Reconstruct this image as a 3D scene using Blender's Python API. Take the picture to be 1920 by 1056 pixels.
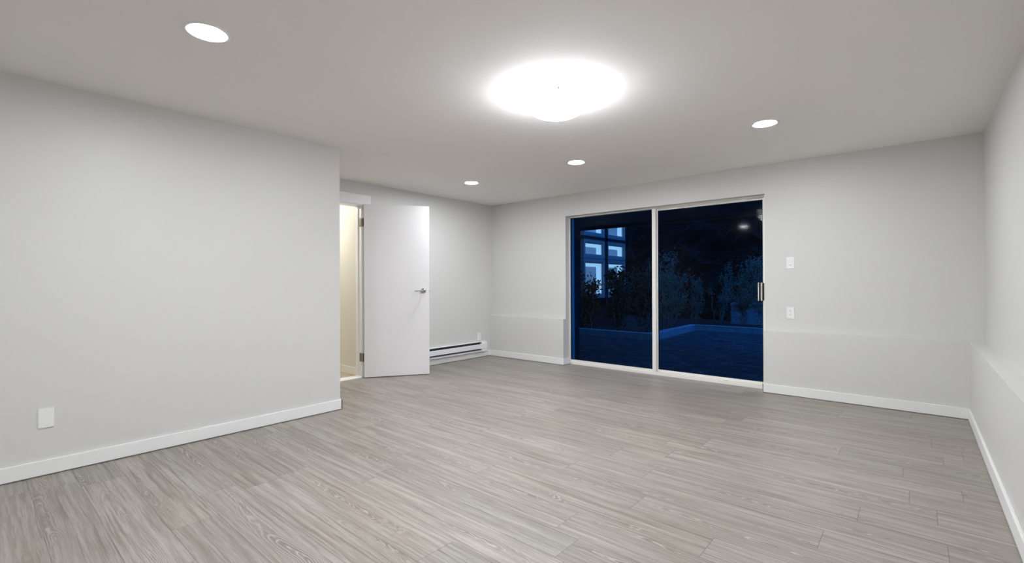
import bpy, bmesh, math, random
from mathutils import Vector, Matrix
for o in list(bpy.data.objects): bpy.data.objects.remove(o)
S = bpy.context.scene
COL = S.collection
R = math.radians
random.seed(7)

# ---------------------------------------------------------------- camera
cam = bpy.data.cameras.new('camera'); cam_o = bpy.data.objects.new('camera', cam); COL.objects.link(cam_o)
cam.sensor_width = 36; cam.lens = 879.71 * 36 / 1920
cam.clip_start = 0.02; cam.clip_end = 200
yaw, pit, rol = R(40.6793), R(0.1498), R(-0.2204)
F = Vector((-math.sin(yaw)*math.cos(pit), math.cos(yaw)*math.cos(pit), math.sin(pit)))
Rt = Vector((math.cos(yaw), math.sin(yaw), 0)); U = Rt.cross(F)
R2 = Rt*math.cos(rol) + U*math.sin(rol); U2 = U*math.cos(rol) - Rt*math.sin(rol)
m = Matrix((R2, U2, -F)).transposed().to_4x4(); m.translation = (0, 0, 1.11)
cam_o.matrix_world = m
S.camera = cam_o
# ---------------------------------------------------------------- world (dusk sky) and exposure
W = bpy.data.worlds.new('world'); S.world = W; W.use_nodes = True
bg = W.node_tree.nodes['Background']; bg.inputs[0].default_value = (0.05, 0.24, 0.62, 1); bg.inputs[1].default_value = 1.7
S.view_settings.view_transform = 'Standard'; S.view_settings.look = 'None'
S.view_settings.gamma = 1; S.view_settings.use_curve_mapping = False
S.view_settings.exposure = 0.09
DOWN_E = 335.0      # recessed lamp disc
DOME_E = 76.0       # dome glass
DOME_B = 1.6       # bulbs in the dome (W)
HALL_E = 75.0

# ---------------------------------------------------------------- dimensions
H = 2.2971
XL, YE, XF, YB, YBL, XR, XRL = -3.8491, 2.1488, -4.9464, 5.2871, 5.2262, 0.4193, 0.3296
YF, XO1, XO2, ZO, LZ, BH = 5.3685, -3.5872, -1.158, 2.0055, 0.6174, 0.0901
YS = -1.9; BT = 0.015
YOUT = 5.50; FY = 9.0

# ---------------------------------------------------------------- materials
def new_mat(name):
    m = bpy.data.materials.new(name); m.use_nodes = True
    return m, m.node_tree, m.node_tree.nodes['Principled BSDF']
def srgb(r, g, b):
    f = lambda c: (c/255/12.92) if c/255 <= .04045 else ((c/255+.055)/1.055)**2.4
    return (f(r), f(g), f(b), 1)
def plain(name, col, rough=.5, metal=0., var=.03, scale=8., bump=0., bscale=200., spec=.5):
    m, t, b = new_mat(name); N = t.nodes; L = t.links
    b.inputs['Roughness'].default_value = rough; b.inputs['Metallic'].default_value = metal
    b.inputs['Specular IOR Level'].default_value = spec
    tc = N.new('ShaderNodeTexCoord'); n = N.new('ShaderNodeTexNoise'); n.inputs['Scale'].default_value = scale; n.inputs['Detail'].default_value = 4
    L.new(tc.outputs['Object'], n.inputs['Vector'])
    r = N.new('ShaderNodeValToRGB'); c = col
    r.color_ramp.elements[0].position = .3; r.color_ramp.elements[1].position = .7
    r.color_ramp.elements[0].color = (c[0]*(1-var), c[1]*(1-var), c[2]*(1-var), 1)
    r.color_ramp.elements[1].color = (min(1, c[0]*(1+var)), min(1, c[1]*(1+var)), min(1, c[2]*(1+var)), 1)
    L.new(n.outputs['Fac'], r.inputs[0]); L.new(r.outputs[0], b.inputs['Base Color'])
    if bump:
        n2 = N.new('ShaderNodeTexNoise'); n2.inputs['Scale'].default_value = bscale; n2.inputs['Detail'].default_value = 3
        L.new(tc.outputs['Object'], n2.inputs['Vector'])
        bp = N.new('ShaderNodeBump'); bp.inputs['Strength'].default_value = bump; bp.inputs['Distance'].default_value = .002
        L.new(n2.outputs['Fac'], bp.inputs['Height']); L.new(bp.outputs[0], b.inputs['Normal'])
    return m
def emit(name, col, s):
    m, t, b = new_mat(name)
    b.inputs['Base Color'].default_value = (.8, .8, .8, 1)
    b.inputs['Emission Color'].default_value = col; b.inputs['Emission Strength'].default_value = s
    return m

M_WALL = plain('wall_paint', srgb(214, 213, 209), .42, var=.006, scale=1.5, bump=.12, bscale=260, spec=.35)
M_CEIL = plain('ceiling_paint', srgb(244, 240, 238), .85, var=.006, scale=1.5, bump=.1, bscale=300, spec=.2)
M_TRIM = plain('white_trim_paint', srgb(236, 236, 234), .35, var=.005, scale=2)
M_DOOR = plain('white_door_paint', srgb(236, 234, 234), .38, var=.01, scale=3, bump=.05, bscale=60)
M_FRAME = plain('white_aluminium', srgb(234, 232, 226), .35, var=.01, scale=3)
M_TRACK = plain('grey_track_metal', srgb(150, 148, 144), .4, .3, var=.05)
M_SEAL = plain('black_rubber_seal', srgb(24, 24, 26), .6, var=.1)
M_CHROME = plain('brushed_nickel', srgb(190, 186, 180), .22, 1., var=.04, scale=40)
M_HINGE = plain('aged_hinge_metal', srgb(128, 118, 104), .4, .8, var=.06, scale=60)
M_BLACK = plain('black_plastic', srgb(14, 14, 15), .35, var=.1)
M_PLATE = plain('white_plastic', srgb(238, 238, 236), .3, var=.005)
M_HEAT = plain('white_enamel_metal', srgb(236, 236, 240), .35, var=.01)
M_SLOT = plain('dark_heater_grille', srgb(70, 68, 68), .6, var=.15, scale=60)
M_HALL = plain('hall_wall_paint', srgb(222, 219, 208), .5, var=.006, scale=1.5)
M_CONC = plain('pale_concrete', srgb(196, 198, 194), .8, var=.15, scale=9, bump=.4, bscale=60)
M_SOIL = plain('bed_soil', srgb(60, 55, 50), .95, var=.4, scale=14, bump=.8, bscale=40)
M_LEAF = plain('shrub_leaf', srgb(130, 150, 116), .6, var=.45, scale=3)
M_LEAF2 = plain('fern_leaf', srgb(60, 80, 56), .6, var=.45, scale=3)
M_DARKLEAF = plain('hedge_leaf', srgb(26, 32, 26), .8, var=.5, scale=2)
M_BARK = plain('grey_branch_bark', srgb(170, 168, 160), .8, var=.25, scale=20)
M_SOFFIT = plain('soffit_boards', srgb(84, 80, 74), .7, var=.04, scale=3)
M_SIDING = plain('dark_siding', srgb(40, 44, 52), .7, var=.08, scale=4)
M_BLUE = plain('blue_window_paint', srgb(225, 205, 190), .45, var=.06, scale=4)
M_BLIND = plain('pale_blind', srgb(225, 225, 220), .7, var=.03)

def glass():
    m, t, b = new_mat('door_glass_dusk_blue'); N = t.nodes; L = t.links
    N.remove(b); out = N['Material Output']
    tr = N.new('ShaderNodeBsdfTransparent'); tr.inputs[0].default_value = (.10, .36, .70, 1)  # clear pane; the blue dusk outside is put into its colour
    gl = N.new('ShaderNodeBsdfGlossy'); gl.inputs['Roughness'].default_value = .06
    fr = N.new('ShaderNodeFresnel'); fr.inputs['IOR'].default_value = 1.2
    mx = N.new('ShaderNodeMixShader')
    L.new(fr.outputs[0], mx.inputs[0]); L.new(tr.outputs[0], mx.inputs[1]); L.new(gl.outputs[0], mx.inputs[2])
    L.new(mx.outputs[0], out.inputs['Surface'])
    return m
M_GLASS = glass()

class NG:
    """tiny helper for math-heavy node graphs"""
    def __init__(s, t): s.t = t; s.N = t.nodes; s.L = t.links
    def put(s, sock, v):
        if isinstance(v, (int, float)): sock.default_value = v
        elif isinstance(v, (tuple, list)): sock.default_value = v
        else: s.L.new(v, sock)
    def m(s, op, a, b=None, c=None):
        n = s.N.new('ShaderNodeMath'); n.operation = op; s.put(n.inputs[0], a)
        if b is not None: s.put(n.inputs[1], b)
        if c is not None: s.put(n.inputs[2], c)
        return n.outputs[0]
    def xyz(s, x, y, z=0.):
        n = s.N.new('ShaderNodeCombineXYZ'); s.put(n.inputs[0], x); s.put(n.inputs[1], y); s.put(n.inputs[2], z); return n.outputs[0]
    def noise(s, v, scale, detail=2, rough=.5, dim='3D'):
        n = s.N.new('ShaderNodeTexNoise'); n.noise_dimensions = dim; n.inputs['Scale'].default_value = scale; n.inputs['Detail'].default_value = detail
        n.inputs['Roughness'].default_value = rough; s.L.new(v, n.inputs['Vector']); return n.outputs['Fac']
    def white(s, v):
        n = s.N.new('ShaderNodeTexWhiteNoise'); n.noise_dimensions = '3D'; s.L.new(v, n.inputs['Vector']); return n.outputs['Value'], n.outputs['Color']
    def ss(s, a, e0, e1):
        n = s.N.new('ShaderNodeMapRange'); n.interpolation_type = 'SMOOTHSTEP'; s.put(n.inputs[0], a)
        n.inputs[1].default_value = e0; n.inputs[2].default_value = e1; return n.outputs[0]
    def mix(s, f, a, b, mode='MIX'):
        n = s.N.new('ShaderNodeMix'); n.data_type = 'RGBA'; n.blend_type = mode; s.put(n.inputs[0], f); s.put(n.inputs[6], a); s.put(n.inputs[7], b); return n.outputs[2]

def laminate():
    m, t, b = new_mat('grey_oak_laminate'); g = NG(t); N = t.nodes; L = t.links
    tc = N.new('ShaderNodeTexCoord'); sp = N.new('ShaderNodeSeparateXYZ'); L.new(tc.outputs['Object'], sp.inputs[0])
    X, Y = sp.outputs[0], sp.outputs[1]
    PW, PL = .1895, 1.28
    yr = g.m('DIVIDE', g.m('SUBTRACT', Y, .222 - 20*PW), PW); row = g.m('FLOOR', yr); fy = g.m('FRACT', yr)
    off, _ = g.white(g.xyz(row, 3.7, 1.1))
    xr = g.m('DIVIDE', g.m('ADD', g.m('ADD', X, 20.), g.m('MULTIPLY', off, PL)), PL); col = g.m('FLOOR', xr); fx = g.m('FRACT', xr)
    pid = g.xyz(row, col, .5)
    r1, rc = g.white(pid); sc = N.new('ShaderNodeSeparateXYZ'); L.new(rc, sc.inputs[0])
    ra, rb, rd = sc.outputs[0], sc.outputs[1], sc.outputs[2]
    u = g.m('MULTIPLY', fx, PL); v = g.m('MULTIPLY', fy, PW)
    seed = g.m('MULTIPLY', r1, 60.)
    # slow warps along the board
    w1 = g.noise(g.xyz(g.m('MULTIPLY', u, 2.2), g.m('MULTIPLY', v, 7.), seed), 1., 3, .6)
    w2 = g.noise(g.xyz(g.m('MULTIPLY', u, 9.), g.m('MULTIPLY', v, 32.), seed), 1., 2, .5)
    warp = g.m('ADD', g.m('MULTIPLY', g.m('SUBTRACT', w1, .5), .10), g.m('MULTIPLY', g.m('SUBTRACT', w2, .5), .012))
    v0 = g.m('MULTIPLY_ADD', ra, .15, .02)
    dv = g.m('ADD', g.m('SUBTRACT', v, v0), g.m('MULTIPLY', g.m('SUBTRACT', g.noise(g.xyz(g.m('MULTIPLY', u, 1.8), 0., seed), 1., 2), .5), .09))
    tap = g.m('MULTIPLY_ADD', g.m('SUBTRACT', u, g.m('MULTIPLY', rb, PL)), .055, warp)
    rr = g.m('SQRT', g.m('ADD', g.m('MULTIPLY', dv, dv), g.m('MULTIPLY', tap, tap)))
    ph = g.m('MULTIPLY', g.m('ADD', rr, g.m('MULTIPLY', warp, .25)), 2*math.pi/.0085)
    ring = g.m('MULTIPLY_ADD', g.m('SINE', ph), .5, .5)
    ringm = g.ss(rr, .075, .012)                     # strongest at the heart
    lump = g.ss(g.noise(g.xyz(g.m('MULTIPLY', u, 2.2), g.m('MULTIPLY', v, 5.), g.m('ADD', seed, 9.)), 1., 3, .6), .42, .58)
    heart = g.m('MULTIPLY', ringm, lump)
    # fine fibre streaks
    f1 = g.noise(g.xyz(g.m('MULTIPLY', u, 5.), g.m('MULTIPLY', g.m('ADD', v, g.m('MULTIPLY', warp, .25)), 190.), seed), 1., 6, .75)
    f2 = g.noise(g.xyz(g.m('MULTIPLY', u, 1.4), g.m('MULTIPLY', g.m('ADD', v, g.m('MULTIPLY', warp, .18)), 34.), g.m('ADD', seed, 4.)), 1., 6, .72)
    f3 = g.noise(g.xyz(g.m('MULTIPLY', u, 60.), g.m('MULTIPLY', v, 900.), seed), 1., 2, .5)
    base = g.mix(g.ss(f2, .32, .68), srgb(142, 134, 126), srgb(176, 170, 163))
    f4 = g.noise(g.xyz(g.m('MULTIPLY', u, 1.6), g.m('MULTIPLY', g.m('ADD', v, g.m('MULTIPLY', warp, .3)), 62.), g.m('ADD', seed, 21.)), 1., 3, .55)
    base = g.mix(g.m('MULTIPLY', g.ss(f4, .54, .68), .62), base, srgb(110, 99, 89))
    base = g.mix(g.m('MULTIPLY', g.ss(f1, .52, .34), .5), base, srgb(112, 102, 94))
    base = g.mix(g.m('MULTIPLY', g.ss(f3, .55, .8), .25), base, srgb(120, 112, 104))
    base = g.mix(g.m('MULTIPLY', heart, .45), base, srgb(124, 114, 106))
    base = g.mix(g.m('MULTIPLY', heart, g.m('MULTIPLY', g.ss(ring, .72, 1.), .75)), base, srgb(190, 185, 179))
    base = g.mix(g.m('MULTIPLY', heart, g.m('MULTIPLY', g.ss(ring, .3, 0.), .35)), base, srgb(100, 90, 82))
    # board to board tone
    tone = g.m('MULTIPLY_ADD', rd, .13, .815)
    cc = N.new('ShaderNodeCombineColor'); g.put(cc.inputs[0], tone); g.put(cc.inputs[1], g.m('MULTIPLY', tone, g.m('MULTIPLY_ADD', rb, .02, .985))); g.put(cc.inputs[2], g.m('MULTIPLY', tone, g.m('MULTIPLY_ADD', rb, .04, .945)))
    base = g.mix(1., base, cc.outputs[0], 'MULTIPLY')
    # seams
    dy = g.m('MULTIPLY', g.m('MINIMUM', fy, g.m('SUBTRACT', 1., fy)), PW); dx = g.m('MULTIPLY', g.m('MINIMUM', fx, g.m('SUBTRACT', 1., fx)), PL)
    seam = g.ss(g.m('MINIMUM', dx, dy), .0020, .0006)
    base = g.mix(g.m('MULTIPLY', seam, .7), base, srgb(84, 78, 72))
    L.new(base, b.inputs['Base Color'])
    g.put(b.inputs['Roughness'], g.m('MULTIPLY_ADD', f1, .16, .33))
    b.inputs['Specular IOR Level'].default_value = .5
    bp = N.new('ShaderNodeBump'); bp.inputs['Strength'].default_value = .25; bp.inputs['Distance'].default_value = .0006
    L.new(g.m('SUBTRACT', f1, g.m('MULTIPLY', seam, 1.5)), bp.inputs['Height']); L.new(bp.outputs[0], b.inputs['Normal'])
    return m
M_FLOOR = laminate()

def pavers():
    m, t, b = new_mat('patio_pavers'); g = NG(t); N = t.nodes; L = t.links
    tc = N.new('ShaderNodeTexCoord'); br = N.new('ShaderNodeTexBrick'); L.new(tc.outputs['Object'], br.inputs['Vector'])
    br.inputs['Scale'].default_value = 1.; br.inputs['Brick Width'].default_value = .22; br.inputs['Row Height'].default_value = .14
    br.inputs['Mortar Size'].default_value = .009; br.inputs['Mortar Smooth'].default_value = .3
    br.inputs['Color1'].default_value = srgb(128, 128, 124); br.inputs['Color2'].default_value = srgb(84, 86, 86); br.inputs['Mortar'].default_value = srgb(34, 34, 36)
    n = g.noise(tc.outputs['Object'], 6., 5, .65)
    c = g.mix(g.m('MULTIPLY', g.ss(n, .35, .65), .8), br.outputs['Color'], srgb(60, 62, 64))
    L.new(c, b.inputs['Base Color']); b.inputs['Roughness'].default_value = .75
    bp = N.new('ShaderNodeBump'); bp.inputs['Strength'].default_value = .6; bp.inputs['Distance'].default_value = .01
    L.new(g.m('SUBTRACT', n, br.outputs['Fac']), bp.inputs['Height']); L.new(bp.outputs[0], b.inputs['Normal'])
    return m
M_PAVE = pavers()
M_TILE = plain('hall_floor_wood', srgb(196, 178, 152), .4, var=.12, scale=6)
M_LAMP = emit('lamp_disc_glow', (.96, 1, 1.06, 1), DOWN_E)
M_DOMEG = emit('dome_glass_glow', (.96, 1, 1.06, 1), DOME_E)
g_d = NG(M_DOMEG.node_tree); tc_ = g_d.N.new('ShaderNodeTexCoord'); sp_d = g_d.N.new('ShaderNodeSeparateXYZ'); g_d.L.new(tc_.outputs['Object'], sp_d.inputs[0])
# bowl glow is dimmed towards the rim to shrink the halo on the ceiling
g_d.L.new(g_d.m('MULTIPLY', g_d.m('MULTIPLY_ADD', g_d.ss(sp_d.outputs[2], -.055, -.115), .95, .05), DOME_E), g_d.N['Principled BSDF'].inputs['Emission Strength'])
M_HALLG = emit('hall_lamp_glow', (1, .97, .90, 1), HALL_E)
M_LIT = emit('lit_room_beyond_window', (1, .58, .42, 1), 2.2)
M_LITG = emit('dim_room_beyond_window', (1, .60, .38, 1), .4)

# ---------------------------------------------------------------- mesh helpers
class MB:
    def __init__(s): s.bm = bmesh.new()
    def box(s, a, b, bev=0., mi=0):
        x0, y0, z0 = [min(p, q) for p, q in zip(a, b)]; x1, y1, z1 = [max(p, q) for p, q in zip(a, b)]
        vs = [s.bm.verts.new(c) for c in ((x0,y0,z0),(x1,y0,z0),(x1,y1,z0),(x0,y1,z0),(x0,y0,z1),(x1,y0,z1),(x1,y1,z1),(x0,y1,z1))]
        fs = [s.bm.faces.new([vs[i] for i in f]) for f in ((3,2,1,0),(4,5,6,7),(0,1,5,4),(1,2,6,5),(2,3,7,6),(3,0,4,7))]
        for f in fs: f.material_index = mi
        if bev:
            es = list({e for f in fs for e in f.edges})
            bmesh.ops.bevel(s.bm, geom=es, offset=bev, segments=2, affect='EDGES', profile=.6)
        return s
    def prism(s, pts, ax, lo, hi, bev=0):
        """polygon pts (2-D) extruded along axis ax from lo to hi"""
        def P(p, h):
            if ax == 0: return (h, p[0], p[1])
            if ax == 1: return (p[0], h, p[1])
            return (p[0], p[1], h)
        A = [s.bm.verts.new(P(p, lo)) for p in pts]; B = [s.bm.verts.new(P(p, hi)) for p in pts]; n = len(pts)
        fs = [s.bm.faces.new(A), s.bm.faces.new(B[::-1])]
        for i in range(n): fs.append(s.bm.faces.new((A[i], B[i], B[(i+1) % n], A[(i+1) % n])))
        if bev:
            es = list({e for f in fs for e in f.edges})
            bmesh.ops.bevel(s.bm, geom=es, offset=bev, segments=2, affect='EDGES')
        return s
    def lathe(s, prof, c=(0, 0, 0), n=48, axis='z'):
        """prof: list of (radius, height)"""
        rings = []
        for r, h in prof:
            if r < 1e-6: rings.append([s.bm.verts.new(s._ax((0, 0, h), axis, c))])
            else: rings.append([s.bm.verts.new(s._ax((r*math.cos(2*math.pi*i/n), r*math.sin(2*math.pi*i/n), h), axis, c)) for i in range(n)])
        for a, b in zip(rings, rings[1:]):
            for i in range(n):
                j = (i+1) % n
                if len(a) == 1 and len(b) == 1: continue
                if len(a) == 1: f = (a[0], b[j], b[i])
                elif len(b) == 1: f = (a[i], a[j], b[0])
                else: f = (a[i], a[j], b[j], b[i])
                s.bm.faces.new(f).smooth = True
        return s
    def _ax(s, p, axis, c):
        x, y, z = p
        if axis == 'y': x, y, z = x, z, y
        if axis == 'x': x, y, z = z, x, y
        return (x+c[0], y+c[1], z+c[2])
    def tube(s, pts, rad, n=8):
        pts = [Vector(p) for p in pts]
        if not isinstance(rad, (list, tuple)): rad = [rad]*len(pts)
        prev = None; rings = []
        for i, p in enumerate(pts):
            d = (pts[min(i+1, len(pts)-1)] - pts[max(i-1, 0)]).normalized()
            a = d.orthogonal() if prev is None else (prev - d*prev.dot(d))
            a.normalize(); prev = a; b = d.cross(a)
            rings.append([s.bm.verts.new(p + a*rad[i]*math.cos(2*math.pi*k/n) + b*rad[i]*math.sin(2*math.pi*k/n)) for k in range(n)])
        for A, B in zip(rings, rings[1:]):
            for k in range(n): s.bm.faces.new((A[k], A[(k+1) % n], B[(k+1) % n], B[k])).smooth = True
        s.bm.faces.new(rings[0][::-1]); s.bm.faces.new(rings[-1])
        return s
    def leaf(s, p, d, ln, w):
        p = Vector(p); d = Vector(d).normalized(); sd = d.cross(Vector((random.uniform(-1, 1), random.uniform(-1, 1), random.uniform(-.3, 1)))).normalized()
        up = d.cross(sd) * ln * .12
        a = s.bm.verts.new(p); b1 = s.bm.verts.new(p+d*ln*.45+sd*w/2+up); b2 = s.bm.verts.new(p+d*ln*.45-sd*w/2+up); c = s.bm.verts.new(p+d*ln-up); md = s.bm.verts.new(p+d*ln*.5)
        s.bm.faces.new((a, b1, md)); s.bm.faces.new((a, md, b2)); s.bm.faces.new((b1, c, md)); s.bm.faces.new((md, c, b2))
    def build(s, name, mat, parent=None, fix=True):
        if fix: bmesh.ops.recalc_face_normals(s.bm, faces=s.bm.faces)
        me = bpy.data.meshes.new(name); s.bm.to_mesh(me); s.bm.free()
        for q in (mat if isinstance(mat, (list, tuple)) else [mat]): me.materials.append(q)
        o = bpy.data.objects.new(name, me); COL.objects.link(o)
        if parent: o.parent = parent
        return o
def struct(o, label=None): 
    o['kind'] = 'structure'
    if label: o['label'] = label
    return o
def tag(o, label, cat, group=None):
    o['label'] = label; o['category'] = cat
    if group: o['group'] = group
    return o
def empty(name, loc=(0, 0, 0), rz=0.):
    o = bpy.data.objects.new(name, None); COL.objects.link(o); o.location = loc; o.rotation_euler = (0, 0, rz); o.empty_display_size = .1
    return o
def copy_tree(o, parent=None):
    c = o.copy(); COL.objects.link(c)
    if parent: c.parent = parent
    for ch in list(o.children): copy_tree(ch, c)
    return c
def rebase(mbo, loc):
    """move the origin of a mesh object to loc (world), geometry unchanged"""
    mbo.data.transform(Matrix.Translation(-Vector(loc))); mbo.location = loc; return mbo

# ---------------------------------------------------------------- room shell
XW = XF - .115                      # hall side of the doorway wall
DY0, DY1, DZ = 2.262, 3.047, 2.038  # doorway
b = MB().box((XW, YS-.1, -.12), (XR+.12, YOUT+.0, 0)); struct(b.build('floor', M_FLOOR), 'grey oak laminate plank floor')
b = MB().box((XW, YS-.1, H), (XR+.12, YOUT, H+.15)); struct(b.build('ceiling', M_CEIL), 'flat pale ceiling')
b = MB().prism([(XL-.14, YS), (XL, YS), (XL, YE), (XF, YE), (XF, YE-.12), (XL-.14, YE-.12)], 2, 0, H); struct(b.build('wall_left', M_WALL))
b = MB()
b.box((XW, YE-.12, 0), (XF, DY0, H)).box((XW, DY1, 0), (XF, YOUT, H)).box((XW, DY0, DZ), (XF, DY1, H))
struct(b.build('wall_door', M_WALL))
b = MB()   # back wall: opening for the sliding door, thicker below the ledge
b.box((XF, YB, 0), (XO1, YOUT, H)).box((XO2, YB, 0), (XR, YOUT, H)).box((XO1, YB, ZO), (XO2, YOUT, H))
b.box((XF, YBL, 0), (XO1, YB, LZ), .0).box((XO2, YBL, 0), (XRL, YB, LZ))
struct(b.build('wall_back', M_WALL), 'back wall with a low ledge')
b = MB().box((XR, YS, 0), (XR+.12, YOUT, H)).box((XRL, YS, 0), (XR, YB, LZ)); struct(b.build('wall_right', M_WALL), 'right wall with a low ledge')
b = MB().box((XL-.14, YS-.1, 0), (XR+.12, YS, H)); struct(b.build('wall_front', M_WALL))
def baseboard(name, polys):
    b = MB()
    for a, c in polys: b.box(a, c, .0035)
    return struct(b.build(name, M_TRIM))
baseboard('baseboard_left', [((XL, YS, 0.005), (XL+BT, YE+BT, BH)), ((XF, YE, 0.005), (XL+BT, YE+BT, BH))])
baseboard('baseboard_door', [((XF, 3.155, 0.005), (XF+BT, YBL, BH))])
baseboard('baseboard_back', [((XF, YBL-BT, 0.005), (XO1+.0, YBL, BH)), ((XO1, YBL-BT, .005), (XO1+.012, YF-.002, BH)), ((XO2-.012, YBL-BT, 0.005), (XRL, YBL, BH)), ((XO2-.012, YBL-BT, .005), (XO2, YF-.002, BH))])
baseboard('baseboard_right', [((XRL-BT, YS, 0.005), (XRL, YBL, BH))])
# hall beyond the doorway
hx0 = -6.6
b = MB().box((hx0, 1.2, -.12), (XW, 3.2, 0)); struct(b.build('floor_hall', M_TILE))
b = MB().box((hx0, 1.2, H), (XW, 3.2, H+.15)); struct(b.build('ceiling_hall', M_CEIL))
b = MB().box((hx0, DY1+.02, 0), (XW, 3.2, H)); struct(b.build('wall_hall_right', M_HALL))
b = MB().box((hx0, 1.2, 0), (XW, 1.3, H)); struct(b.build('wall_hall_left', M_HALL))
b = MB().box((hx0-.1, 1.2, 0), (hx0, 3.2, H)); struct(b.build('wall_hall_end', M_HALL))
b = MB().box((XW-.02, 1.3, 0), (XW, YE-.12, H)); struct(b.build('wall_hall_near', M_HALL))
b = MB().box((hx0, DY1+.005, .001), (XW, DY1+.02, .095), .003); struct(b.build('baseboard_hall', M_TRIM))
# door casing, jamb, threshold
cas = empty('trim_1', (XF, (DY0+DY1)/2, 0)); struct(cas, 'white door casing around the hall doorway')
def under(o, p):   # parent without moving
    o.parent = p; o.matrix_parent_inverse = Matrix.Translation(-Vector(p.location)) if p.rotation_euler.z == 0 else p.matrix_world.inverted()
    return o
def wpart(mb, name, mat, p):
    o = mb.build(name, mat); o.data.transform((Matrix.Translation(p.location) @ Matrix.Rotation(p.rotation_euler.z, 4, 'Z')).inverted()); o.parent = p; return o
CW = .107
wpart(MB().box((XF, DY1, .001), (XF+.016, DY1+CW, DZ), .003), 'side_casing', M_TRIM, cas)
wpart(MB().box((XF, DY0-.095, .001), (XF+.016, DY0, DZ), .003), 'side_casing', M_TRIM, cas)
wpart(MB().box((XF, DY0-.095, DZ), (XF+.016, DY1+CW, DZ+.115), .003), 'head_casing', M_TRIM, cas)
wpart(MB().box((XW-.008, DY1-.014, .001), (XF+.004, DY1+.001, DZ), .002).box((XW+.02, DY1-.026, .001), (XW+.06, DY1-.013, DZ-.014), .002), 'jamb', M_TRIM, cas)
wpart(MB().box((XW-.008, DY0-.001, .001), (XF+.004, DY0+.014, DZ), .002), 'jamb', M_TRIM, cas)
wpart(MB().box((XW-.008, DY0+.014, DZ-.016), (XF+.004, DY1-.014, DZ), .002), 'head_jamb', M_TRIM, cas)
wpart(MB().prism([(XW+.02, .001), (XF+.012, .001), (XF+.006, .012), (XF-.01, .018), (XW+.035, .018)], 1, DY0+.014, DY1-.014), 'threshold', M_TRIM, cas)

# ---------------------------------------------------------------- hinged door leaf
ang = math.atan2(.628, .410)
dr = empty('door_2', (-4.887, 3.031, .009), ang); struct(dr, 'flat white hinged door standing open')
LW, LT, LH = .757, .035, 2.032       # local: x along the leaf, +y towards the wall behind
MB().box((0, 0, 0), (LW, LT, LH), .002).build('door_leaf', M_DOOR, dr)
def lever(side):
    y0 = 0 if side < 0 else LT; sg = side
    root = MB().lathe([(0, 0), (.031, 0), (.032, sg*.002), (.031, sg*.007), (.027, sg*.010), (.014, sg*.011), (.011, sg*.014), (.010, sg*.045), (.012, sg*.049), (.0, sg*.051)], (.686, y0, 1.008), 32, 'y')
    o = root.build('door_lever', M_CHROME, dr)
    h = MB(); pts = [(.690, y0+sg*.048, 1.008), (.67, y0+sg*.050, 1.008), (.63, y0+sg*.050, 1.008), (.60, y0+sg*.048, 1.008), (.578, y0+sg*.043, 1.008)]
    h.tube(pts, [.0085, .008, .007, .0068, .006], 10).build('lever_grip', M_CHROME, o)
lever(-1); lever(1)
MB().box((LW-.001, .006, .975), (LW+.0012, .030, 1.035)).box((LW, .011, .998), (LW+.009, .023, 1.012), .002).build('latch', M_CHROME, dr)
for z in (.178, 1.768):
    hb = MB(); z0 = z; z1 = z+.10
    for k in range(5):
        hb.lathe([(0, z0+k*.02+.0006), (.0065, z0+k*.02+.0006), (.0065, z0+k*.02+.0194), (0, z0+k*.02+.0194)], (-.014, .030, 0), 14)
    hb.box((-.012, .029, z0), (.001, .031, z1)).box((-.0015, .004, z0), (.0006, .031, z1))
    o = hb.build('hinge', M_HINGE, dr)
    # leaf screwed to the jamb
    j = MB().box((XF-.036, DY1-.0165, z0+.01), (XF+.004, DY1-.0135, z1+.01)); wpart(j, 'hinge_plate', M_HINGE, cas)

# ---------------------------------------------------------------- sliding glass door
sd = empty('door_1', ((XO1+XO2)/2, YF, 0)); struct(sd, 'white framed two panel sliding glass door')
XA, XB = XO1+.004, XO2
FD = .105                       # frame depth
MX0, MX1 = -2.400, -2.356       # interlocking stile of the fixed panel
ZH = 1.992
wpart(MB().box((XO1, YF, 0.001), (XO1+.016, YF+FD, ZO), .002), 'side_frame', M_FRAME, sd)
wpart(MB().box((XO2-.024, YF, 0.001), (XO2, YF+FD, ZO), .002), 'side_frame', M_FRAME, sd)
wpart(MB().box((XO1+.016, YF, ZH), (XO2-.024, YF+FD, ZO), .002).box((XO1+.016, YF+.040, ZH-.012), (XO2-.024, YF+.045, ZH)), 'head_frame', M_FRAME, sd)
wpart(MB().prism([(YF, .001), (YF+FD, .001), (YF+FD, .030), (YF+.075, .030), (YF+.075, .040), (YF+.070, .040), (YF+.070, .030), (YF+.045, .030), (YF+.004, .036), (YF, .033)], 0, XO1+.016, XO2-.024), 'sill', M_FRAME, sd)
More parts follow.
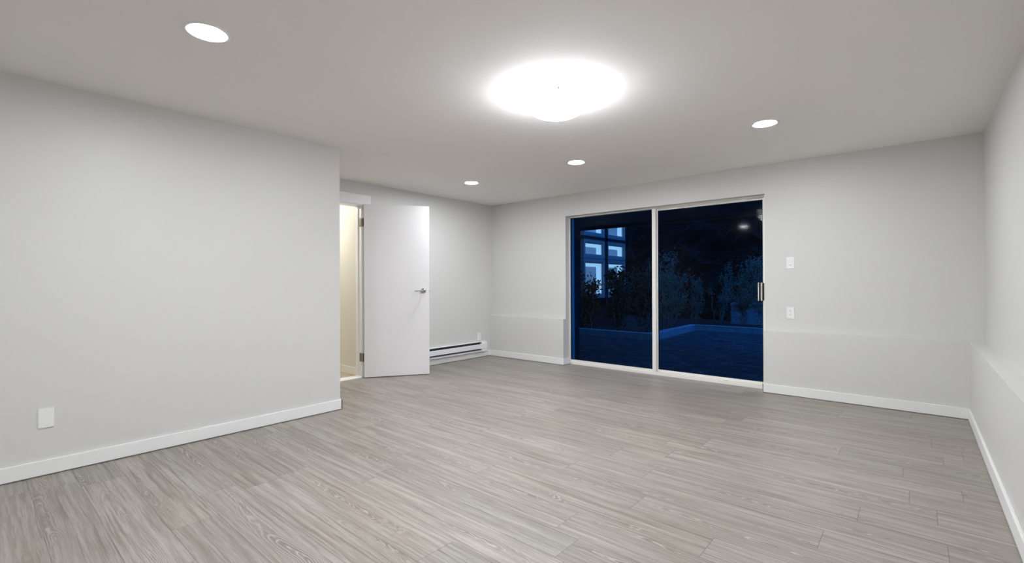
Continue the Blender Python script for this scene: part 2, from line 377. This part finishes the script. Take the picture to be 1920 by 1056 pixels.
def panel(name, x0, x1, yc, sl, sr, zb, zt, rt, lean=(0, 0)):
    p = empty(name, ((x0+x1)/2, yc, zb)); 
    p.parent = sd; p.location = Vector(p.location) - Vector(sd.location)
    def pp(mb, n, mat):
        o = mb.build(n, mat); o.data.transform(Matrix.Translation(-(Vector(sd.location)+Vector(p.location)))); o.parent = p; return o
    h = .014
    pp(MB().box((x0, yc-h, zb), (x0+sl, yc+h, zt), .002), 'stile', M_FRAME)
    pp(MB().box((x1-sr, yc-h, zb), (x1, yc+h, zt), .002), 'stile', M_FRAME)
    pp(MB().box((x0+sl, yc-h, zb), (x1-sr, yc+h, .064), .002), 'bottom_rail', M_FRAME)
    pp(MB().box((x0+sl, yc-h, zt-rt), (x1-sr, yc+h, zt), .002), 'top_rail', M_FRAME)
    g = MB(); e = .004
    a, c, z0, z1 = x0+sl, x1-sr, .064, zt-rt
    for A, B_ in (((a, yc-.0125, z0), (a+e, yc+.0125, z1)), ((c-e, yc-.0125, z0), (c, yc+.0125, z1)), ((a+e, yc-.0125, z0), (c-e, yc+.0125, z0+e)), ((a+e, yc-.0125, z1-e), (c-e, yc+.0125, z1))): g.box(A, B_)
    pp(g, 'glass_seal', M_SEAL)
    q = MB(); pl_ = lambda x, z: (x, yc - lean[0]*(x-(a+c)/2) - lean[1]*(z-(z0+z1)/2), z)
    vs = [q.bm.verts.new(v) for v in (pl_(a, z0), pl_(c, z0), pl_(c, z1), pl_(a, z1))]; q.bm.faces.new(vs)
    pp(q, 'glass_pane', M_GLASS)
    return p
panel('fixed_panel', XO1+.016, MX1, YF+.022, .004, MX1-MX0, .034, ZH, .006)
sp = panel('sliding_panel', MX0+.006, XO2-.024, YF+.060, .052, .022, .032, ZH-.012, .012, (math.sin(R(-.4)), math.sin(R(-.5))))
# handle of the sliding panel: two pale uprights with a black grip between them
hl = MB(); hx, hy = -1.214, YF+.046
hl.box((hx-.028, hy-.004, .915), (hx+.024, hy, 1.098), .001)
ho = hl.build('handle', M_BLACK); ho.data.transform(Matrix.Translation(-(Vector(sd.location)+Vector(sp.location)))); ho.parent = sp
hm = MB().box((hx-.028, hy-.046, .912), (hx-.020, hy-.004, 1.10), .002).box((hx+.000, hy-.046, .912), (hx+.008, hy-.004, 1.10), .002)
hm = hm.build('pull_bar', M_FRAME, ho); hm.data.transform(Matrix.Translation(-(Vector(sd.location)+Vector(sp.location))))
hm = MB().box((hx-.020, hy-.038, .916), (hx+.000, hy-.004, 1.096), .001).build('grip', M_BLACK, ho); hm.data.transform(Matrix.Translation(-(Vector(sd.location)+Vector(sp.location))))

# ---------------------------------------------------------------- wall heater
ht = empty('baseboard_heater', (XF+BT, 4.25, .09)); tag(ht, 'long white electric baseboard heater low on the wall behind the open door', 'heater')
hy0, hy1 = 3.42, 5.105; xi = XF+.0005; xo = XF+.062
prof = lambda x0, z0, x1, z1: None
wpart(MB().prism([(xi, .092), (xi+.016, .092), (xi+.016, .098), (xi+.02, .225), (xi+.004, .236), (xi, .236)], 1, hy0, hy1), 'back_plate', M_HEAT, ht)
wpart(MB().prism([(xo-.004, .134), (xo, .134), (xo, .194), (xo-.008, .200), (xo-.010, .196), (xo-.004, .192)], 1, hy0+.02, hy1-.11), 'front_cover', M_HEAT, ht)
wpart(MB().prism([(xi, .231), (xo-.016, .2285), (xo-.014, .231), (xo-.02, .237), (xi, .238)], 1, hy0+.02, hy1-.11), 'top_hood', M_HEAT, ht)
wpart(MB().prism([(xi+.016, .092), (xo-.002, .092), (xo, .096), (xo, .107), (xo-.004, .107), (xo-.004, .100), (xi+.016, .098)], 1, hy0+.02, hy1-.11), 'bottom_lip', M_HEAT, ht)
fin = MB().box((xi+.018, hy0+.02, .112), (xi+.022, hy1-.11, .224))
k = hy0+.03
while k < hy1-.12:
    fin.box((xi+.022, k, .118), (xo-.008, k+.0012, .196)); k += .012
wpart(fin, 'heating_fins', M_SLOT, ht)
for a, c in ((hy0, hy0+.02), (hy1-.11, hy1)):
    wpart(MB().prism([(xi+.001, .092), (xo-.001, .092), (xo+.001, .096), (xo+.001, .200), (xo-.016, .237), (xi+.001, .238)], 1, a, c, .0012), 'end_cap', M_HEAT, ht)
wpart(MB().box((xo+.0005, hy1-.108, .128), (xo+.0018, hy1-.003, .1295)), 'cover_seam', M_BLACK, ht)
wpart(MB().box((xo-.014, hy1-.030, .206), (xo-.006, hy1-.027, .222)), 'cover_screw', M_BLACK, ht)

# ---------------------------------------------------------------- plates on the walls (local: x right, -y out of the wall, z up)
def plate(name, kind, label, cat, loc, rz):
    e = empty(name, loc, rz); tag(e, label, cat)
    w, h = .035, .0575
    MB().prism([(-w, -.0005), (w, -.0005), (w, -.002), (w-.004, -.0058), (-w+.004, -.0058), (-w, -.002)], 2, -h, h, .0015).build('cover_plate', M_PLATE, e)
    if kind == 'blank':
        for z in (-.041, .041): MB().lathe([(0, -.0068), (.0032, -.0066), (.0036, -.0055), (.0036, -.004)], (0, 0, z), 16, 'y').build('screw', M_PLATE, e)
    if kind == 'switch':
        f = MB().box((-.0165, -.0072, -.033), (.0165, -.005, .033), .0008).build('switch_frame', M_PLATE, e)
        MB().prism([(-.0070, -.030), (-.0105, .030), (-.006, .031), (-.006, -.031)], 0, -.0135, .0135).build('rocker', M_PLATE, e)
        MB().box((-.010, -.0108, -.024), (.010, -.0100, -.021)).build('marker_slot', M_TRACK, e)
    if kind == 'outlet':
        MB().box((-.0165, -.0070, -.033), (.0165, -.005, .033), .0008).build('socket_face', M_PLATE, e)
        for zc in (-.0185, .0165):
            s_ = MB(); s_.box((-.0075, -.0076, zc+.001), (-.0052, -.0069, zc+.010)).box((.0052, -.0076, zc+.001), (.0072, -.0069, zc+.009))
            s_.lathe([(0, -.0076), (.0028, -.0076), (.0028, -.0068)], (0, 0, zc-.006), 14, 'y')
            s_.build('socket_slots', M_BLACK, e)
    return e
plate('blank_wall_plate', 'blank', 'blank white cover plate low on the wall at left', 'wall plate', (XL, .3025, .333), -math.pi/2+math.pi)
plate('light_switch', 'switch', 'white rocker light switch on the wall right of the sliding door', 'light switch', (-.930, YB, 1.296), 0)
plate('power_outlet', 'outlet', 'white power outlet under the light switch, above the ledge', 'outlet', (-.932, YB, .803), 0)
plate('power_outlet', 'outlet', 'small white power outlet just above the baseboard heater by the corner', 'outlet', (XF, 4.995, .311), math.pi/2)

# ---------------------------------------------------------------- lamps
def downlight(loc, label):
    e = empty('recessed_downlight', loc); tag(e, label, 'ceiling light', 'recessed downlights')
    MB().lathe([(.096, 0), (.097, -.0012), (.094, -.0038), (.088, -.0055), (.072, -.0008), (.071, .0)], (0, 0, 0), 56).build('trim_ring', M_PLATE, e)
    MB().lathe([(0, -.0046), (.030, -.0043), (.052, -.0033), (.065, -.0019), (.0715, -.0007)], (0, 0, 0), 48).build('glowing_lens', M_LAMP, e)
    return e
d0 = downlight((-2.527, .742, H), 'large-looking recessed downlight nearest the camera, at the upper left of the ceiling')
for loc, lab in (((-.850, 3.905, H), 'round recessed downlight right of the dome lamp, above the sliding door side'),
                 ((-2.535, 3.930, H), 'round recessed downlight behind the dome lamp, middle of the three in the far row'),
                 ((-3.988, 3.908, H), 'small round recessed downlight in front of the open door, farthest left'),
                 ((-.850, .742, H), 'round recessed downlight out of view above the camera'),
                 ((-1.70, -1.1, H), 'round recessed downlight out of view behind the camera')):
    c = copy_tree(d0); c.location = loc; c['label'] = lab
dm = empty('dome_ceiling_light', (-1.697, 2.409, H)); tag(dm, 'large white frosted glass dome lamp mounted flush on the ceiling', 'ceiling light')
MB().lathe([(0, 0), (.165, 0), (.168, -.004), (.166, -.020), (.155, -.024), (0, -.024)], n=64).build('ceiling_pan', M_PLATE, dm)
bw = MB(); n = 14; pr = []
for i in range(n+1):
    a = i/n*math.pi/2; pr.append((.205*math.cos(a)**.85 if i < n else 0, -.045-.108*math.sin(a)))
bw.lathe(pr, n=72); g_ = bw.build('glass_bowl', M_DOMEG, dm)
for (cx, cy) in ((-1.903, 2.383), (-1.635, 2.607), (-1.569, 2.246)):
    v = Vector((cx+1.697, cy-2.409, 0)).normalized(); tz = Vector((-v.y, v.x, 0)); c = MB()
    P0 = v*.150
    q = [(v*.168, -.022), (v*.209, -.038), (v*.213, -.048), (v*.208, -.060), (v*.199, -.062)]
    A = [c.bm.verts.new(p + tz*.006 + Vector((0, 0, z))) for p, z in q]; B = [c.bm.verts.new(p - tz*.006 + Vector((0, 0, z))) for p, z in q]
    for i in range(len(q)-1): c.bm.faces.new((A[i], A[i+1], B[i+1], B[i]))
    bmesh.ops.solidify(c.bm, geom=list(c.bm.faces), thickness=.0022)
    c.build('bowl_clip', M_CHROME, dm)
for k in range(2):      # the bulbs' own light inside the bowl
    L_ = bpy.data.lights.new('bulb', 'POINT'); L_.energy = DOME_B; L_.color = (.98, 1, 1); L_.shadow_soft_size = .022
    lo = bpy.data.objects.new('bulb', L_); COL.objects.link(lo); lo.parent = dm; lo.location = ((.015, -.10)[k], (.115, -.07)[k], -.050)
hl_ = empty('hall_ceiling_light', (-5.75, 2.45, H)); tag(hl_, 'round lamp on the ceiling of the hall beyond the doorway', 'ceiling light')
MB().lathe([(0, 0), (.15, 0), (.15, -.02), (.14, -.022)]).build('ceiling_pan', M_PLATE, hl_)
MB().lathe([(.14, -.020), (.135, -.05), (.09, -.075), (0, -.085)]).build('glass_bowl', M_HALLG, hl_)

# ---------------------------------------------------------------- outside, at dusk
b = MB().box((-9, YOUT, -.16), (4, 11.3, -.03)); o = b.build('patio_paving', M_PAVE); struct(o, 'paved patio outside the sliding door')
b = MB().box((-14, 11.3, -.16), (8, 19, -.05)).box((-14, 8.95, -.16), (-3.98, 11.3, -.022)); o = b.build('planting_ground', M_SOIL); struct(o)
b = MB().prism([(-9, 8.82), (-3.84, 8.70), (-3.93, 11.18), (3, 11.18), (3, 11.34), (-4.10, 11.34), (-4.03, 8.88), (-9, 8.98)], 2, -.05, .10, .01)
tag(b.build('garden_curb', M_CONC), 'pale low concrete curb running around the edge of the patio outside', 'curb')
b = MB().box((-3.9, 13.9, -.1), (4.5, 14.2, .50), .01); b.box((-3.9, 13.86, .44), (4.5, 14.24, .53), .01)
tag(b.build('garden_wall', M_CONC), 'low pale garden wall behind the shrubs seen through the right glass panel', 'garden wall')
# soffit of the deck over the patio
b = MB().box((-9, YOUT, 2.25), (4, 8.5, 2.30)).box((-9, 8.44, 2.20), (4, 8.5, 2.55)); struct(b.build('ceiling_patio', M_SOFFIT), 'grey underside of the deck over the patio')
b = MB().box((-9, YOUT+.0, -.1), (XO1, YOUT+.12, 5)).box((XO2, YOUT, -.1), (4, YOUT+.12, 5)).box((XO1, YOUT, ZO), (XO2, YOUT+.12, 5)); struct(b.build('wall_outside', M_SIDING))
# neighbouring house wing with blue windows
HX = -6.0
hs = empty('house_wing', (HX-1.5, 10.3, -.05)); tag(hs, 'dark house wing with lit blue framed windows seen through the left glass panel', 'house')
wy0, wy1 = 9.0, 11.86
wpart(MB().box((HX-3, wy0, -.05), (HX-.12, wy1, 5.2)).box((HX-3.2, wy0-.2, 5.2), (HX+.25, wy1+.2, 5.35)), 'wall', M_SIDING, hs)
def hwin(y0, y1, z0, z1):
    f = .075
    fr = MB()
    for a, c in (((HX-.1, y0, z0), (HX, y0+f, z1)), ((HX-.1, y1-f, z0), (HX, y1, z1)), ((HX-.1, y0+f, z0), (HX, y1-f, z0+f)), ((HX-.1, y0+f, z1-f), (HX, y1-f, z1))): fr.box(a, c, .008)
    g2 = f+.035
    for a, c in (((HX-.1, y0+f, z0+f), (HX-.03, y0+g2, z1-f)), ((HX-.1, y1-g2, z0+f), (HX-.03, y1-f, z1-f)), ((HX-.1, y0+g2, z0+f), (HX-.03, y1-g2, z0+g2)), ((HX-.1, y0+g2, z1-g2), (HX-.03, y1-g2, z1-f))): fr.box(a, c, .006)
    F_ = wpart(fr, 'window', M_BLUE, hs)
    w = MB().box((HX-.115, y0+g2, z0+g2), (HX-.07, y1-g2, z1-g2)); o = w.build('dim_interior', M_LITG); o.data.transform(Matrix.Translation(-Vector(hs.location))); o.parent = F_
    w = MB().box((HX-.07, y1-g2-.21, z0+g2), (HX-.06, y1-g2, z1-g2)).box((HX-.07, y0+g2, z1-g2-.08), (HX-.06, y1-g2-.21, z1-g2)); o = w.build('lit_blind', M_LIT); o.data.transform(Matrix.Translation(-Vector(hs.location))); o.parent = F_
for (ya, yb) in ((9.62, 10.63), (10.74, 11.74)):
    for (za, zb) in ((2.24, 3.25), (1.70, 2.17), (.72, 1.69)):
        hwin(ya, yb, za, zb)
wpart(MB().box((HX-.12, 10.63, .5), (HX+.02, 10.74, 3.4), .006).box((HX-.12, 9.55, 2.17), (HX+.02, 11.8, 2.24), .006), 'window_mullion', M_SIDING, hs)

def shrub(name, label, cat, loc, h, w, nl, ls, stems, leafmat, group=None, low=.1, tilt=.5, barkr=.008):
    e = empty(name, loc); tag(e, label, cat, group)
    st = MB(); lf = MB(); tips = []
    for i in range(stems):
        a = random.uniform(0, 6.283); sp_ = random.uniform(.15, 1)*w/2; hh = h*random.uniform(.65, 1.)
        p = Vector((math.cos(a)*.06, math.sin(a)*.06, 0)); pts = [p.copy()]
        n_ = 7
        for k in range(1, n_+1):
            t_ = k/n_
            pts.append(Vector((math.cos(a)*(.06+sp_*t_**.8) + random.uniform(-.11, .11)*w, math.sin(a)*(.06+sp_*t_**.8) + random.uniform(-.11, .11)*w, hh*t_)))
        st.tube(pts, [barkr*(1-.75*k/n_) for k in range(n_+1)], 5)
        tips.append(pts)
        for j in range(3):
            k = random.randint(2, n_-1); q = pts[k]; a2 = random.uniform(0, 6.283); l = w*random.uniform(.15, .35)
            sub = [q, q+Vector((math.cos(a2)*l*.5, math.sin(a2)*l*.5, l*.35)), q+Vector((math.cos(a2)*l, math.sin(a2)*l, l*.9))]
            st.tube(sub, [barkr*.45, barkr*.3, barkr*.15], 4); tips.append(sub)
    for i in range(int(nl*1.9)):
        pts = random.choice(tips); k = random.uniform(0 if len(pts) == 3 else low*7, len(pts)-1.001); i0 = int(k); q = pts[i0].lerp(pts[i0+1], k-i0)
        q = q + Vector((random.gauss(0, .08)*w, random.gauss(0, .08)*w, random.gauss(0, .03)*h))
        q.z = max(q.z, .01)
        lf.leaf(q, (random.uniform(-1, 1), random.uniform(-1, 1), random.uniform(-.4, .8)), ls*random.uniform(.6, 1.3), ls*.42)
    st.build('stems', M_BARK, e, False); lf.build('foliage', leafmat, e, False)
    return e
U_ = lambda px: (lambda r: (r*.7583-.6519)/(.7583+.6519*r))((px-960)/879.7)
def at(px, Y, z=-.03): return (U_(px)*Y, Y, z)
G1 = 'garden shrubs behind the curb'
shrub('garden_shrub', 'dark leafy shrub at the foot of the lit house windows', 'shrub', at(1104, 9.35), 1.5, .5, 500, .11, 7, M_LEAF2)
shrub('garden_shrub', 'dark spreading shrub right of the lit house windows behind the left curb', 'shrub', at(1158, 9.6), 1.50, .46, 900, .12, 9, M_LEAF2)
shrub('garden_shrub', 'tall dark shrub beside the centre mullion in the left glass panel', 'shrub', at(1208, 10.2), 1.75, .42, 800, .10, 9, M_LEAF2)
shrub('garden_shrub', 'tall bushy bluish shrub just right of the door mullion', 'shrub', at(1256, 11.95), 1.95, .8, 1300, .07, 12, M_LEAF)
shrub('garden_shrub', 'lower bushy shrub at the inner corner of the curb', 'shrub', at(1300, 12.7), 1.45, .44, 550, .06, 8, M_LEAF)
shrub('garden_shrub', 'sparse shrub with bare twigs in the middle of the right glass panel', 'shrub', at(1349, 13.35), 1.5, .42, 300, .06, 8, M_LEAF)
shrub('garden_shrub', 'bushy shrub left of the sliding door handle', 'shrub', at(1388, 12.5), 1.75, .6, 900, .07, 11, M_LEAF)
shrub('garden_shrub', 'bushy shrub behind the sliding door handle at the right edge of the glass', 'shrub', at(1440, 12.0), 1.9, .8, 1100, .07, 11, M_LEAF)
hg = empty('hedge_backdrop', (-3.6, 15.7, -.05)); tag(hg, 'tall dark hedge added as a backdrop to hide the sky behind the shrubs', 'hedge')  # dark backdrop put in so the blue sky does not show
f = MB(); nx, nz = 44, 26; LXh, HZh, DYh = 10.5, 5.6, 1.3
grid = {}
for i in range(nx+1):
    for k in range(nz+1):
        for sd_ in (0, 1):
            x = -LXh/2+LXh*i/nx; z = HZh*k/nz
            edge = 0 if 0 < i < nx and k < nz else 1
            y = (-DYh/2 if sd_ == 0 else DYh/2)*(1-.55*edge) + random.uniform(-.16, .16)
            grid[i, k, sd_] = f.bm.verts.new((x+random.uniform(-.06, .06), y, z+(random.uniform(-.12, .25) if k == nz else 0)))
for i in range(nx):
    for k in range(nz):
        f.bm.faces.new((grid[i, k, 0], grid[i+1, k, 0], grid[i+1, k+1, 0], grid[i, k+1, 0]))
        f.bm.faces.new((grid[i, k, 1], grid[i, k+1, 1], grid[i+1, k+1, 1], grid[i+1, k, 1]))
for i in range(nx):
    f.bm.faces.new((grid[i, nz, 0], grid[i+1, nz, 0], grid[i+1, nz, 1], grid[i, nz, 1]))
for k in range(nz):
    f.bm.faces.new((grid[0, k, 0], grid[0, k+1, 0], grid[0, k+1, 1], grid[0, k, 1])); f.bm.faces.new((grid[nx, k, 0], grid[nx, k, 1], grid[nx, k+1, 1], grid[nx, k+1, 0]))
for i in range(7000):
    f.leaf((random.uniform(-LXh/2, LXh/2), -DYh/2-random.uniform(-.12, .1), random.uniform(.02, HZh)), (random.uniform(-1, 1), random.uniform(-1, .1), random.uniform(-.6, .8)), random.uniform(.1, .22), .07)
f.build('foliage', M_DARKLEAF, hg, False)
